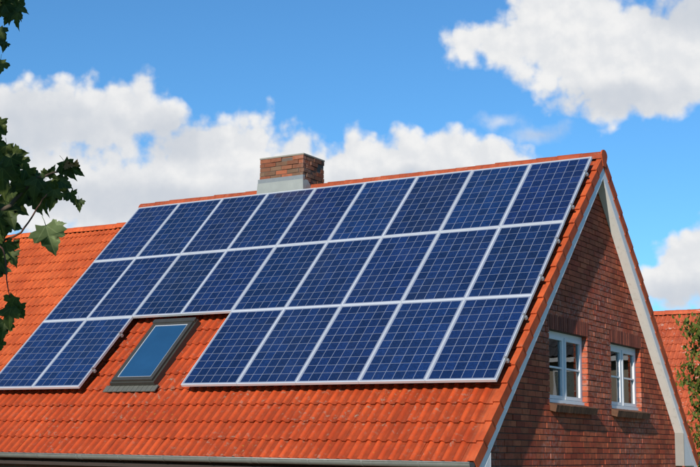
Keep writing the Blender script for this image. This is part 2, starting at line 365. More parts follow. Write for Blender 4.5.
def lay_tiles(parent, origin, x0, ncol, ridge_y, ridge_z, slope_len, mats, verges, part_of, skip=None, both=True):
    """Tiles on both slopes of a ridge along x. part_of(P) says how large a tile shows (None: joined with the rest)."""
    meshes = {}
    def mesh_for(L, vg, mat):
        if (L, vg, mat) not in meshes: meshes[(L, vg, mat)] = tile_mb[(L, vg)].mesh('roof_tile' if not vg else 'verge_tile', M[mat])
        return meshes[(L, vg, mat)]
    nrow = int(math.ceil(slope_len/TC)); cand = []
    for side in (0, 1):
        if side and not both: break
        Rm = Matrix.Rotation(PIT, 4, 'X') if side == 0 else Matrix.Rotation(math.pi, 4, 'Z') @ Matrix.Rotation(PIT, 4, 'X')
        V = Vector((0, cp, sp)) if side == 0 else Vector((0, -cp, sp))
        for rw in range(nrow):
            s = slope_len-rw*TC
            L = 0.375 if s > 0.30 else 0.20
            if s < 0.14: continue
            cols = [(x0+c*TW, 0) for c in range(ncol)]
            xe = x0+ncol*TW
            if verges: cols += [(xe, 1 if side == 0 else -1), (x0-0.20, -1 if side == 0 else 1)]
            for xx, vg in cols:
                w = 0.20 if vg else TW
                cx = xx+w/2
                if side == 0 and skip and skip(cx, s): continue
                E = Vector((0, ridge_y, ridge_z))-V*s                # eaves-side edge of the tile
                loc = Vector((xx if side == 0 else xx+w, E.y, E.z))+Vector((0, -sp if side == 0 else sp, cp))*random.uniform(-.002, .003)
                jit = Matrix.Rotation(rad(random.gauss(0, .4)), 4, 'Z') @ Matrix.Rotation(rad(random.gauss(0, .3)), 4, 'X') @ Matrix.Rotation(rad(random.gauss(0, .3)), 4, 'Y')
                if vg: jit = Matrix.Identity(4)
                Mx = Matrix.Translation(loc-Vector(origin)) @ Rm @ jit
                C = loc+V*0.17+Vector((w/2 if side == 0 else -w/2, 0, 0))
                cand.append((part_of(C, side, vg), Mx, L, vg))
    shown = sorted([c for c in cand if c[0] is not None and not c[3]], key=lambda c: c[0])[:300]
    ids = set(id(c) for c in shown)
    Vs, Fs, Sm, Pn, k = [], [], [], [], 0
    for c in cand:
        sc, Mx, L, vg = c
        mat = mats[1] if vg else mats[0]
        if id(c) in ids or (vg and sc is not None):
            link('roof_tile' if not vg else 'verge_tile', mesh_for(L, vg, mat), parent, Mx)
        else:
            t = tile_mb[(L, vg)]; A = np.array(Mx)
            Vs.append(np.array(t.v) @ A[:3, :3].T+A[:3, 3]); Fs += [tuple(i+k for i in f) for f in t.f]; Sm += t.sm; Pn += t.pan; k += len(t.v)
    if Vs:
        me = npmesh('roof_tiles', np.concatenate(Vs), Fs, M[mats[0]], Sm)
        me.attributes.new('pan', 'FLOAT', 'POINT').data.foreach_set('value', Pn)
        tag(link('roof_tiles', me, parent), kind='stuff')
def ridge_tile_mesh(mat, L=0.40, r=0.105):
    mb = MB(); k = 8
    def ring(y, rr): return [(y, rr*math.cos(math.pi*j/k)*1.12, -0.078+(0.058+rr*0.72)*math.sin(math.pi*j/k)) for j in range(k+1)]
    A, B = ring(0, r), ring(L, r*0.93)
    mb.add(A+B, [(j, j+1, k+1+j+1, k+1+j) for j in range(k)][::1], True)
    Ai = ring(0, r-0.018)
    mb.add(A+Ai, [(j+1, j, k+1+j, k+1+j+1) for j in range(k)])
    Bi = ring(L, r*0.93-0.018)
    mb.add(B+Bi, [(j, j+1, k+1+j+1, k+1+j) for j in range(k)])
    return mb.mesh('ridge_tile', mat)
def lay_ridge(parent, origin, xa, xb, y, z, mat, skip=None, r=0.105):
    me = ridge_tile_mesh(mat, 0.40, r); x = xb; n = 0
    while x > xa+0.1:
        x -= 0.36
        if skip and skip(x+0.2): continue
        Mx = Matrix.Translation(Vector((x+0.4, y, z+random.uniform(-.004, .006)))-Vector(origin)) @ Matrix.Rotation(math.pi+rad(random.uniform(-.8, .8)), 4, 'Z') @ Matrix.Rotation(rad(-1.8+random.uniform(-.5, .5)), 4, 'Y')
        link('ridge_tile', me, parent, Mx)

# ------------------------------------------------------------------ the brick house
XV, XW, Y0 = 9.175, 8.995, 0.35                               # verge edge, brick face of the gable, ridge line
ZP = 7.25                                                  # height of the panel plane's top edge
ZR = ZP + 0.050                                            # tile bed at the ridge
SL = 6.547                                                 # slope length
HO = Vector((4.6, Y0, 0.0))
house = root('brick_house', HO, 'red brick house with gable, orange tiled roof carrying the solar panels', 'house')
def zroof(y, perp=0.0): return ZR-abs(y-Y0)*tp+perp/cp    # height of a line lying perp metres off the tile bed

# roof deck under the tiles, carrying them
rd = MB()
e = SL-0.05
for s in (-1, 1):
    ye, ze = Y0+s*e*cp, ZR-e*sp
    nrm = (s*sp, cp)
    pts = [(Y0, ZR-0.012/cp), (ye, ze-0.012/cp), (ye, ze-0.05/cp), (Y0, ZR-0.05/cp)]
    if s > 0: pts = pts[::-1]
    rd.prism(pts, -0.05, XV-0.055, 'x')
roof = rd.build('roof', M['deck'], house, HO)
SKY = (2.50, 3.38, 3.40, 4.86)                              # roof window: u from, u to, v from, v to
def skip_tile(cx, s):
    v = s-0.307
    return SKY[0]-0.02 < cx < SKY[1]+0.02 and SKY[2]-0.05 < v-0.17 < SKY[3]+0.06
def part_main(C, side, vg):
    if vg: return 0 if C.x > 5 else None
    if side: return None
    v = (Y0-C.y)/cp-0.307
    hid = C.x < 8.95 and v < 4.9 and not (1.95 < C.x < 4.2 and v > 3.3)
    return None if hid else (C-EYE).length
lay_tiles(roof, HO, XV-0.20-30*TW, 30, Y0, ZR, SL, ('tile', 'verge'), True, part_main, skip_tile)
lay_ridge(roof, HO, -0.10, XV-0.04, Y0, ZR+0.042, M['ridge'], lambda x: 2.72 < x < 3.90)

# gable wall: mortar core with openings, bricks set proud of it
WIN = [(-1.50, -0.035), (0.97, 2.395)]; WZ = (3.444, 4.470)
YF, YB = Y0-4.18, Y0+4.18                                  # outer faces of the eaves walls
def clip(poly, a, b, c):                                   # keep a*y + b*z <= c
    out = []
    for i in range(len(poly)):
        p, q = poly[i], poly[(i+1) % len(poly)]
        dp, dq = a*p[0]+b*p[1]-c, a*q[0]+b*q[1]-c
        if dp <= 1e-9: out.append(p)
        if (dp < -1e-9 and dq > 1e-9) or (dp > 1e-9 and dq < -1e-9):
            t = dp/(dp-dq); out.append((p[0]+(q[0]-p[0])*t, p[1]+(q[1]-p[1])*t))
    return out
def under_roof(poly, perp):
    zt = ZR+perp/cp
    poly = clip(poly, tp, 1, zt+tp*Y0)
    return clip(poly, -tp, 1, zt-tp*Y0) if poly else poly
core = MB(); g3 = 0.004
ys = [YF+g3, WIN[0][0]-g3, WIN[0][1]+g3, WIN[1][0]-g3, WIN[1][1]+g3, YB-g3]
for i in range(5):
    zs = [(0.0, 7.4)] if i % 2 == 0 else [(0.0, WZ[0]-g3), (WZ[1]+g3, 7.4)]
    for za, zb in zs:
        for ya, yb in ([(ys[i], ys[i+1])] if not (ys[i] < Y0 < ys[i+1]) else [(ys[i], Y0), (Y0, ys[i+1])]):
            poly = under_roof([(ya, za), (yb, za), (yb, zb), (ya, zb)], -0.055)
            if len(poly) > 2: core.prism(poly, XW-0.36, XW-0.018, 'x')
gable = core.build('gable_wall', M['mortar'], house, HO)
BW, BH = 0.25, 0.08333
brick_me = MB().box(-0.055, 0.055, -0.1205, 0.1205, -0.0355, 0.0355).mesh('brick', M['brick'])
cand = []
def brick_poly(ya, yb, za, zb, x):
    poly = under_roof([(ya, za), (yb, za), (yb, zb), (ya, zb)], -0.06)
    if len(poly) > 2: return poly
bricks = MB()
for r_ in range(88):
    za = 0.006+r_*BH; zb = za+0.071
    if za > 7.2: break
    off = 0.0 if r_ % 2 == 0 else 0.125
    if r_ % 6 == 3: off = 0.0625
    n0 = int((YF-off)/BW)-1
    for k in range(n0, n0+38):
        ya = k*BW+off; yb = ya+0.241
        segs = [(max(ya, YF), min(yb, YB))]
        zc = (za+zb)/2
        for (wa, wb) in WIN:
            if WZ[0]-0.11 < zc < WZ[1]+0.235:              # sill and soldier course take their own bricks
                hole_a, hole_b = (wa, wb) if WZ[0] < zc < WZ[1] else ((wa-0.06, wb+0.06) if zc > WZ[1] else (wa-0.02, wb+0.12))
                ns = []
                for a, b in segs:
                    if b <= hole_a or a >= hole_b: ns.append((a, b)); continue
                    if a < hole_a-0.012: ns.append((a, hole_a))
                    if b > hole_b+0.012: ns.append((hole_b, b))
                segs = ns
        for a, b in segs:
            if b-a < 0.012: continue
            xo = random.gauss(0, 0.0022)
            whole = abs(b-a-0.241) < 1e-6 and zb < zroof(a if abs(a-Y0) > abs(b-Y0) else b, -0.08)
            if whole:
                P = Vector((XW-0.055+xo, (a+b)/2, zc)); sx, sy, sz = seen(P)
                cand.append((sz if (470 < sx < 720 and sy < 475) else 1e6, P))
            else:
                poly = brick_poly(a, b, za, zb, 0)
                if poly: bricks.prism(poly, XW-0.11, XW+xo, 'x')
cand.sort(key=lambda c: c[0])
for i, (d_, P) in enumerate(cand):
    Mx = Matrix.Translation(P) @ Matrix.Rotation(rad(random.gauss(0, .25)), 4, 'X') @ Matrix.Rotation(rad(random.gauss(0, .35)), 4, 'Z')
    if i < 300: link('brick', brick_me, gable, Matrix.Translation(-HO) @ Mx)
    else: bricks.box(-0.055, 0.055, -0.1205, 0.1205, -0.0355, 0.0355, Mx)
tag(bricks.build('bricks', M['brick'], gable, HO), kind='stuff')

# the other walls (front, back, far end) and the attic floor
ow = MB()
ow.box(0.10, XW-0.362, YF, YF+0.3, 0, 2.62); ow.box(0.10, XW-0.362, YB-0.3, YB, 0, 2.62)
poly = under_roof([(YF+0.302, 0), (YB-0.302, 0), (YB-0.302, 7.4), (YF+0.302, 7.4)], -0.055)
ow.prism(poly, 0.10, 0.40, 'x')
ow.build('side_wall', M['wall'], house, HO)
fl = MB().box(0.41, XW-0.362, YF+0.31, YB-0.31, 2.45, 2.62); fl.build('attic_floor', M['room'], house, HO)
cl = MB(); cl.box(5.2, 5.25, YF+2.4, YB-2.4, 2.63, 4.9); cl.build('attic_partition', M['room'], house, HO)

# gable windows
def gable_window(ya, yb, tilt_left):
    za, zb = WZ; xf, xb = 8.907, 8.837
    F = MB(); w = 0.065
    for a, b, c, d in ((ya+.002, yb-.002, za+.002, za+w), (ya+.002, yb-.002, zb-w, zb-.002), (ya+.002, ya+w, za+w, zb-w), (yb-w, yb-.002, za+w, zb-w)):
        F.box(xb, xf, a, b, c, d)
    win = F.build('window', M['white'], house, HO)
    ym = (ya+yb)/2
    mb = MB(); mb.box(xb, xf-.004, ym-0.032, ym+0.032, za+w, zb-w); mb.build('mullion', M['white'], win, HO)
    mb = MB(); mb.box(xf+.001, xf+0.03, ya+.01, yb-.006, za+.004, za+0.05); mb.build('drip_rail', M['white'], win, HO)
    for k, (a, b) in enumerate(((ya+w+.003, ym-.035), (ym+.035, yb-w-.003))):
        s = MB(); sw = 0.048; c, d = za+w+.003, zb-w-.003
        xs0, xs1 = xb+.008, xf+.010
        Mt = None
        if k == 0 and tilt_left:
            Mt = Matrix.Translation((xs0, 0, c)) @ Matrix.Rotation(rad(-8), 4, 'Y') @ Matrix.Translation((-xs0, 0, -c))
        for q in ((a, b, c, c+sw), (a, b, d-sw, d), (a, a+sw, c+sw, d-sw), (b-sw, b, c+sw, d-sw)): s.box(xs0, xs1, *q, M=Mt)
        s.build('sash', M['white'], win, HO)
        zm = (c+d)/2
        s = MB(); s.box(xs0+.004, xs1-.004, a+sw, b-sw, zm-.013, zm+.013, M=Mt); s.build('glazing_bar', M['white'], win, HO)
        for (e0, e1) in ((c+sw, zm-.013), (zm+.013, d-sw)):
            s = MB(); s.box((xs0+xs1)/2-.004, (xs0+xs1)/2+.004, a+sw-.005, b-sw+.005, e0-.004, e1+.004, M=Mt); s.build('pane', M['glass'], win, HO)
    # soldier course over the opening
    n = 19; me = MB().box(-0.055, 0.055, -0.0325, 0.0325, -0.105, 0.105).mesh('lintel_brick', M['brick_soldier'])
    for i in range(n):
        y = ya-0.055+(yb-ya+0.11)*(i+0.5)/n
        link('lintel_brick', me, win, Matrix.Translation(Vector((XW-0.053+random.gauss(0, .0015), y, zb+0.112))-HO))
    # sloping brick-on-edge sill
    n = 20; me = MB().box(-0.10, 0.10, -0.0345, 0.0345, -0.05, 0.05).mesh('sill_brick', M['brick_sill'])
    for i in range(n):
        y = ya-0.02+(yb-ya+0.13)*(i+0.5)/n
        Mx = Matrix.Translation(Vector((XW+0.005, y, za-0.058+random.gauss(0, .001)))-HO) @ Matrix.Rotation(rad(14), 4, 'Y')
        link('sill_brick', me, win, Mx)
    return win
w1 = gable_window(*WIN[0], False); w2 = gable_window(*WIN[1], False)
for (ya, yb), wn in zip(WIN, (w1, w2)):                    # curtains drawn to the sides inside
    c = MB(); n = 14
    for (a, b) in ((yb-0.30, yb-0.02),):
        pts = [(8.76+0.02*math.sin(i*1.9), a+(b-a)*i/n) for i in range(n+1)]
        vs = [(x, y, WZ[0]+0.02) for x, y in pts]+[(x, y, WZ[1]) for x, y in pts]
        c.add(vs, [(i, i+1, n+2+i, n+1+i) for i in range(n)], True)
    c.build('curtain', M['curtain'], wn, HO)
    if wn is w1:                                           # pale curtain hem gathered to one side
        c = MB(); c.add([(8.80, ya+.36, WZ[1]-.03), (8.80, ya+.40, WZ[1]-.03), (8.81, ya+.62, WZ[0]+.03), (8.81, ya+.58, WZ[0]+.03)], [(0, 1, 2, 3)])
        c.build('curtain', M['curtain'], wn, HO)

# bargeboards and soffits along both gable verges, boxed at the eaves
for s, nm in ((-1, 'front'), (1, 'back')):
    def line(perp, s0=0.0, s1=SL-0.02):
        return [(Y0, ZR+perp/cp), (Y0+s*s1*cp, ZR-s1*sp+perp/cp)]
    a, b = line(-0.068); d, c = line(-0.235)
    bd = MB().prism([a, b, (b[0], b[1]-0.14/cp), d] if s < 0 else [a, d, (b[0], b[1]-0.14/cp), b], XV-0.043, XV-0.018, 'x')
    bo = bd.build('bargeboard', M['white'], house, HO)
    a, b = line(-0.20); d, c = line(-0.222)
    sf = MB().prism([a, b, c, d] if s < 0 else [a, d, c, b], XW+0.004, XV-0.044, 'x')
    sf.build('soffit_board', M['cream'], bo, HO)
    # eaves box: closes the overhang at the foot of the verge
    yi = Y0+s*(3.76 if s > 0 else 4.12); zb_ = 2.55
    yo = Y0+s*(ZR-0.222/cp-zb_)/tp
    bx = MB(); ye_ = yi+s*0.021; pts = [(ye_, zroof(ye_, -0.223)), (ye_, zb_), (yo, zb_)]
    bx.prism(pts, XV-0.044, XV-0.0165, 'x'); bx.build('eaves_plate', M['white'], bo, HO)
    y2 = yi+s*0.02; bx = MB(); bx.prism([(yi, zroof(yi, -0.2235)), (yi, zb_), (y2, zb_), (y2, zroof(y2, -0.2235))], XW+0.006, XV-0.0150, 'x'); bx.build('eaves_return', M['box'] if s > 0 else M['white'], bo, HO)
# eaves: fascia and gutter
for s in (-1, 1):
    yo = Y0+s*(SL-0.02)*cp
    f = MB(); ya, yb = sorted((yo, yo-s*0.025)); f.box(-0.05, XV-0.05, ya, yb, 2.47, zroof(yo, -0.07)); f.build('fascia', M['brown'], house, HO)
    f = MB(); ya, yb = sorted((yo-s*0.027, Y0+s*4.182)); f.box(-0.05, XW, ya, yb, 2.50, 2.52); f.build('eaves_soffit', M['brown'], house, HO)
    yc = yo+s*0.085; zc = zroof(yo, 0.0)+0.008; R_ = 0.070; k = 10
    gu = MB()
    arc = [(yc+R_*math.cos(math.pi+math.pi*j/k), zc+R_*math.sin(math.pi+math.pi*j/k)) for j in range(k+1)]
    arci = [(yc+(R_-.004)*math.cos(math.pi+math.pi*j/k), zc+(R_-.004)*math.sin(math.pi+math.pi*j/k)) for j in range(k+1)]
    xa, xb = -0.3, XV-0.02
    vs = [(xa, y, z) for y, z in arc]+[(xb, y, z) for y, z in arc]; gu.add(vs, [(j, j+1, k+1+j+1, k+1+j) for j in range(k)], True)
    vs = [(xa, y, z) for y, z in arci]+[(xb, y, z) for y, z in arci]; gu.add(vs, [(j+1, j, k+1+j, k+1+j+1) for j in range(k)], True)
    go = gu.build('gutter', M['zinc'], house, HO)
    be = MB(); be.tube([(xa, yc+s*R_, zc), (xb, yc+s*R_, zc)], [0.009, 0.009], 8); be.build('gutter_bead', M['zinc'], go, HO)
    ec = MB(); ec.prism(arc[::-1], xb+.001, xb+.012, 'x'); ec.build('end_cap', M['dark_cap'], go, HO)
    if s < 0:
        x = 0.45
        while x < 9:
            br = MB()
            arcb = [(yc+(R_+.004)*math.cos(math.pi+math.pi*j/k), zc+(R_+.004)*math.sin(math.pi+math.pi*j/k)) for j in range(k+1)]
            vs = [(x, y, z) for y, z in arcb]+[(x+.028, y, z) for y, z in arcb]; br.add(vs, [(j, j+1, k+1+j+1, k+1+j) for j in range(k)])
            br.build('bracket', M['zinc'], go, HO); x += 0.80
        for x in (2.9, 5.9):
            br = MB()
            arcb = [(yc+(R_+.003)*math.cos(math.pi+math.pi*j/k), zc+(R_+.003)*math.sin(math.pi+math.pi*j/k)) for j in range(k+1)]
            vs = [(x, y, z) for y, z in arcb]+[(x+.07, y, z) for y, z in arcb]; br.add(vs, [(j, j+1, k+1+j+1, k+1+j) for j in range(k)])
            br.build('joint_sleeve', M['zinc'], go, HO)

# chimney on the ridge
CX0, CX1, CY0, CY1, CZ0, CZ1 = 2.79, 3.74, 0.05, 0.73, 7.10, 7.915
cm = MB().box(CX0+.012, CX1-.012, CY0+.012, CY1-.012, 6.7, CZ1-0.05); chim = cm.build('chimney', M['mortar'], house, HO)
cb = MB().box(-0.5, 0.5, -0.5, 0.5, -0.5, 0.5).mesh('brick', M['brick_old'])
for r_ in range(8):
    zc = CZ1-0.030-0.036-r_*0.0785
    for (ax, lo, hi, fixed) in (('x', CX0, CX1, CY0), ('x', CX0, CX1, CY1), ('y', CY0, CY1, CX0), ('y', CY0, CY1, CX1)):
        L0, L1 = (lo, hi) if (r_ % 2 == 0) == (ax == 'x') else (lo+0.105, hi-0.105)
        n = max(2, round((L1-L0)/0.24))
        for i in range(n):
            a = L0+(L1-L0)*i/n; b = L0+(L1-L0)*(i+1)/n; w = b-a-0.009
            inn = 0.05 if fixed in (CX0, CY0) else -0.05
            o_ = random.gauss(0, .006)
            if ax == 'x': loc, sc = ((a+b)/2, fixed+inn+o_, zc), (w, 0.10, 0.068)
            else: loc, sc = (fixed+inn+o_, (a+b)/2, zc), (0.10, w, 0.068)
            link('brick', cb, chim, Matrix.Translation(Vector(loc)-HO) @ Matrix.Rotation(rad(random.gauss(0, .6)), 4, 'Z') @ Matrix.Diagonal(sc+(1,)))
cap = MB().box(CX0-.004, CX1+.004, CY0-.004, CY1+.004, CZ1-.026, CZ1); cap.build('cap_slab', plain('weathered_concrete', (0.24, 0.22, 0.18), .9, 0, .3, 12), chim, HO)
fu = MB().box(CX0+.22, CX1-.22, CY0+.18, CY1-.18, CZ1-.02, CZ1+.03); fu.build('flue_rim', M['mortar'], chim, HO)
zl = 7.52
fls = MB(); fls.prism([(CX0-.022, CY0-.016), (CX1+.004, CY0-.016), (CX1+.014, CY0+.03), (CX1+.004, CY0+.05), (CX0-.018, CY0+.05)], zl-.075, zl, 'z'); fls.build('upper_flashing', M['lead'], chim, HO)
fls = MB()
fv = [(CX0-.025, CY0-.020, zl-.0755), (CX1+.006, CY0-.020, zl-.0755), (CX1+.020, CY0+.12, zl-.0755), (CX0-.022, CY1-.2, zl-.0755),
      (CX0-.055, CY0-.026, 7.06), (CX1+.03, CY0-.026, 7.06), (CX1+.04, CY0+.35, 7.20), (CX0-.05, CY1-.1, 7.06)]
fls.add(fv, [(0, 1, 2, 3), (4, 5, 1, 0), (5, 6, 2, 1), (7, 4, 0, 3), (6, 7, 3, 2)]); fls.build('lead_skirt', M['lead_pale'], chim, HO)
rc = MB(); rc.prism([(Y0+.125*math.cos(math.pi*j/8), ZR+.028+.09*math.sin(math.pi*j/8)) for j in range(9)]+[(Y0-.06, ZR-.15), (Y0+.06, ZR-.15)], XV-.012, XV+.010, 'x'); rc.build('ridge_end_tile', M['verge'], roof, HO)

# ------------------------------------------------------------------ panel plane helpers
RP = Matrix.Rotation(PIT, 4, 'X')
def on_roof(u, v, n=0.0): return Vector((u, -v*cp-n*sp, ZP-v*sp+n*cp))
def roof_M(u, v, n=0.0): return Matrix.Translation(on_roof(u, v, n)) @ RP

# roof window (skylight): local x across, y up the slope, z off the roof; origin at its centre
uc, vc = (SKY[0]+SKY[1])/2, (SKY[2]+SKY[3])/2; W2, H2 = (SKY[1]-SKY[0])/2, (SKY[3]-SKY[2])/2
Mw = Matrix.Translation(-HO) @ roof_M(uc, vc, 0.0)
k = MB()
for q in ((-W2, -W2+.10, -H2, H2), (W2-.10, W2, -H2, H2), (-W2+.10, W2-.10, H2-.12, H2), (-W2+.10, W2-.10, -H2, -H2+.09)):
    k.box(q[0], q[1], q[2], q[3], -0.26, -0.085)
rw = link('roof_window', k.mesh('roof_window', M['cladding']), house, Mw)
k = MB()
for q in ((-W2+.035, -W2+.105, -H2+.03, H2-.05), (W2-.105, W2-.035, -H2+.03, H2-.05), (-W2+.105, W2-.105, H2-.14, H2-.05), (-W2+.105, W2-.105, -H2+.03, -H2+.10)):
    k.box(q[0], q[1], q[2], q[3], -0.0845, -0.052)
link('sash', k.mesh('sash', M['cladding']), rw)
k = MB()
for q in ((-W2+.106, -W2+.117, -H2+.101, H2-.141), (W2-.117, W2-.106, -H2+.101, H2-.141), (-W2+.117, W2-.117, H2-.152, H2-.141), (-W2+.117, W2-.117, -H2+.101, -H2+.112)):
    k.box(q[0], q[1], q[2], q[3], -0.080, -0.058)
link('glazing_bead', k.mesh('glazing_bead', M['alu']), rw)
k = MB().box(-W2+.110, W2-.110, -H2+.105, H2-.145, -0.074, -0.066); link('pane', k.mesh('pane', M['sky_glass']), rw)
k = MB().box(-W2+.11, W2-.11, -H2+.10, H2-.13, -0.145, -0.140); link('blind', k.mesh('blind', M['blind']), rw)
k = MB().bevbox(-W2+.01, W2-.01, H2-.09, H2-.005, -0.084, -0.040, .012); link('top_hood', k.mesh('top_hood', M['cladding']), rw)
k = MB(); n = 22; xa, xb = -W2-.10, W2+.06
for i in range(n):
    a, b = xa+(xb-xa)*i/n, xa+(xb-xa)*(i+1)/n; zz = .003*(i % 2)
    k.box(a, b-.002, -H2-.12, -H2+.012, -0.165+zz, -0.150+zz)
link('lead_apron', k.mesh('lead_apron', M['apron']), rw)
for s in (-1, 1):
    k = MB().box(min(s*W2, s*(W2+.06)), max(s*W2, s*(W2+.06)), -H2, H2+.02, -0.262, -0.240); link('side_flashing', k.mesh('side_flashing', M['cladding']), rw)

# ------------------------------------------------------------------ solar panels
PU, PV, PWD, PHT = 1.012, 1.675, 1.008, 1.669
def panel_parts():
    hw, hh, fw_, fs_ = PWD/2, PHT/2, 0.0180, 0.0115
    k = MB()
    for q in ((-hw, -hw+fs_, -hh, hh), (hw-fs_, hw, -hh, hh), (-hw+fs_, hw-fs_, hh-fw_, hh), (-hw+fs_, hw-fs_, -hh, -hh+fw_)): k.box(*q, -0.040, 0.0)
    fr = k.mesh('frame', M['alu'])
    la = MB().box(-hw+fs_-.002, hw-fs_+.002, -hh+fw_-.002, hh-fw_+.002, -0.012, -0.0042).mesh('laminate', M['back'])
    c = 0.1480/2
    c2 = 0.1520/2
    ce = MB().box(-c, c, -c2, c2, -0.0040, -0.0026).mesh('cell', M['cell'])
    sx, sy = (PWD-2*fw_-0.034)/6, (PHT-2*fw_-0.040)/10
    cells = [((i-2.5)*sx, (j-4.5)*sy) for j in range(10) for i in range(6)]
    jb = MB().box(-.06, .06, hh-.25, hh-.14, -.036, -.0125).mesh('junction_box', M['dark_cap'])
    return fr, la, ce, cells, jb
fr_me, la_me, ce_me, cell_xy, jb_me = panel_parts()
sx_, sy_ = (PWD-.052-.022)/6, (PHT-.052-.040)/10
ORD = ['leftmost', 'second from left', 'third from left', 'fourth from left', 'middle, fifth from left', 'fifth from right', 'third from right', 'second from right', 'rightmost']
ORD = ['leftmost', 'second from left', 'third from left', 'fourth from left', 'fifth from left, midmost', 'fourth from right', 'third from right', 'second from right', 'rightmost']
ROW = ['top row under the ridge', 'middle row']
LOW = {0: 'leftmost solar panel of the bottom row, left of the skylight', 1: 'bottom row solar panel directly left of the skylight',
       4: 'bottom row solar panel directly right of the skylight', 5: 'second solar panel right of the skylight in the bottom row', 6: 'third solar panel right of the skylight in the bottom row',
       7: 'solar panel beside the bottom row end panel, second from the gable', 8: 'solar panel at the right end of the bottom row, nearest the gable'}
for j in range(3):
    for i in range(9):
        if j == 2 and i in (2, 3): continue
        lab = LOW[i] if j == 2 else 'blue solar panel in the %s, %s of nine' % (ROW[j], ORD[i])
        r_ = root('solar_panel', (0, 0, 0), lab, 'solar panel', 'solar panels on the front roof slope')
        r_.matrix_world = roof_M(i*PU+PU/2, j*PV+PV/2, random.uniform(-.003, .003)) @ Matrix.Rotation(rad(random.uniform(-.12, .12)), 4, 'X') @ Matrix.Rotation(rad(random.uniform(-.12, .12)), 4, 'Y')
        link('frame', fr_me, r_); la = link('laminate', la_me, r_); link('junction_box', jb_me, r_)
        kk = random.uniform(.8, 1.22); kc = (kk*random.uniform(.85, 1.2), kk*random.uniform(.93, 1.08), kk, 1)     # batches differ a little
        for (x, y) in cell_xy:
            c = link('cell', ce_me, la); c.location = (x, y, 0); c.color = kc
# mounting rails with end clamps
RL = {0: 'upper rail of the top row', 1: 'lower rail of the top row', 2: 'upper rail of the middle row', 3: 'lower rail of the middle row', 4: 'upper rail of the bottom row', 5: 'lower rail of the bottom row'}
def rail(u0_, u1_, v, lab):
    r_ = root('mounting_rail', (0, 0, 0), lab, 'rail', 'aluminium rails under the solar panels'); r_.matrix_world = roof_M(u1_, v, 0)
    L = u1_-u0_
    link('rail_bar', MB().box(-L, 0.022, -.02, .02, -.083, -.0415).mesh('rail_bar', M['alu_dull']), r_)
    k = MB(); k.box(-.012, .004, -.022, .022, -.041, .003); k.box(-.020, -.0125, -.022, .022, .0015, .0065)
    e_ = link('end_clamp', k.mesh('end_clamp', M['alu_dull']), r_); 
    link('clamp_bolt', MB().bevbox(-.010, .002, -.007, .007, .0035, .012, .003).mesh('clamp_bolt', M['alu_dull']), e_)
    for q in range(int(L/1.2)+1):                          # roof hooks
        x = -0.35-q*1.2
        if x < -L: break
        link('roof_hook', MB().box(x-.015, x+.015, -.10, .04, -.16, -.0835).mesh('roof_hook', M['alu_dull']), r_)
for j in range(3):
    for h in (0, 1):
        v = j*PV+(0.40, 1.25)[h]; nm = RL[j*2+h]
        if j < 2: rail(-0.02, 9*PU, v, 'aluminium '+nm+' of panels, its clamp ending beside the verge')
        else:
            rail(4*PU-0.06, 9*PU, v, 'aluminium '+nm+' of panels right of the skylight')
            rail(-0.02, 2*PU, v, 'aluminium '+nm+' of panels left of the skylight')

# ------------------------------------------------------------------ neighbouring houses, and an added one out of view
def simple_house(name, lab, x0, ncol, ry, rz, slope_len, mats, part_of, both=True, wall='wall', floors=(0.9,)):
    O = Vector((x0+ncol*TW/2, ry, 0)); x1 = x0+ncol*TW
    h = root(name, O, lab, 'house')
    d = MB(); e = slope_len-0.05
    for s in (-1, 1):
        ye, ze = ry+s*e*cp, rz-e*sp
        pts = [(ry, rz-0.012/cp), (ye, ze-0.012/cp), (ye, ze-0.06/cp), (ry, rz-0.06/cp)]
        d.prism(pts[::-1] if s > 0 else pts, x0-.1, x1+.1, 'x')
    rf = d.build('roof', M['deck'], h, O)
    lay_tiles(rf, O, x0, ncol, ry, rz, slope_len, mats, True, part_of, None, both)
    lay_ridge(rf, O, x0-0.15, x1+0.2, ry, rz+0.028, M[mats[0]], None, 0.125)
    hw = slope_len*cp-0.45; ze = rz-slope_len*sp
    w = MB()
    for s in (-1, 1):
        ya, yb = sorted((ry+s*hw, ry+s*(hw-.3))); w.box(x0+.05, x1-.05, ya, yb, 0, ze+0.30)
    for xa in (x0+.05, x1-.35):
        zt = rz-0.08/cp
        w.prism([(ry-hw+.302, 0), (ry+hw-.302, 0), (ry+hw-.302, zt-(hw-.302)*tp), (ry, zt), (ry-hw+.302, zt-(hw-.302)*tp)], xa, xa+.3, 'x')
    w.build('wall', M[wall], h, O)
    for s in (-1, 1):
        f = MB(); yo = ry+s*(slope_len-.02)*cp; ya, yb = sorted((yo, yo-s*.03)); f.box(x0, x1, ya, yb, ze-.12, ze-.02); f.build('fascia', M['white'], h, O)
    # windows with frame and pane in the front wall
    for q in range(int(ncol*TW/3.2)*len(floors)):
        zf = floors[q % len(floors)]; xc = x0+1.6+(q//len(floors))*3.2; yy = ry-hw
        k = MB(); a, b, c, dd = xc-.6, xc+.6, zf, zf+1.2
        for t in ((a, b, c, c+.07), (a, b, dd-.07, dd), (a, a+.07, c+.07, dd-.07), (b-.07, b, c+.07, dd-.07), (xc-.03, xc+.03, c+.07, dd-.07)): k.box(t[0], t[1], yy-.03, yy-.003, t[2], t[3])
        wn = k.build('window', M['white'], h, O)
        MB().box(a+.06, b-.06, yy-.014, yy-.006, c+.06, dd-.06).build('pane', M['glass'], wn, O)
    return h
def part_left(C, side, vg):
    if side or vg: return None
    x, y, z = seen(C)
    if not (-20 < x < 160 and y < 400): return None
    return z if x < 141.5-(y-206)*141.5/162+25 else None
simple_house('tiled_house', 'house behind at left with plain bright orange tiled roof and ridge', -16.6, 51, 5.0, ZP+0.80, 7.1, ('tile_far', 'tile_far'), part_left)
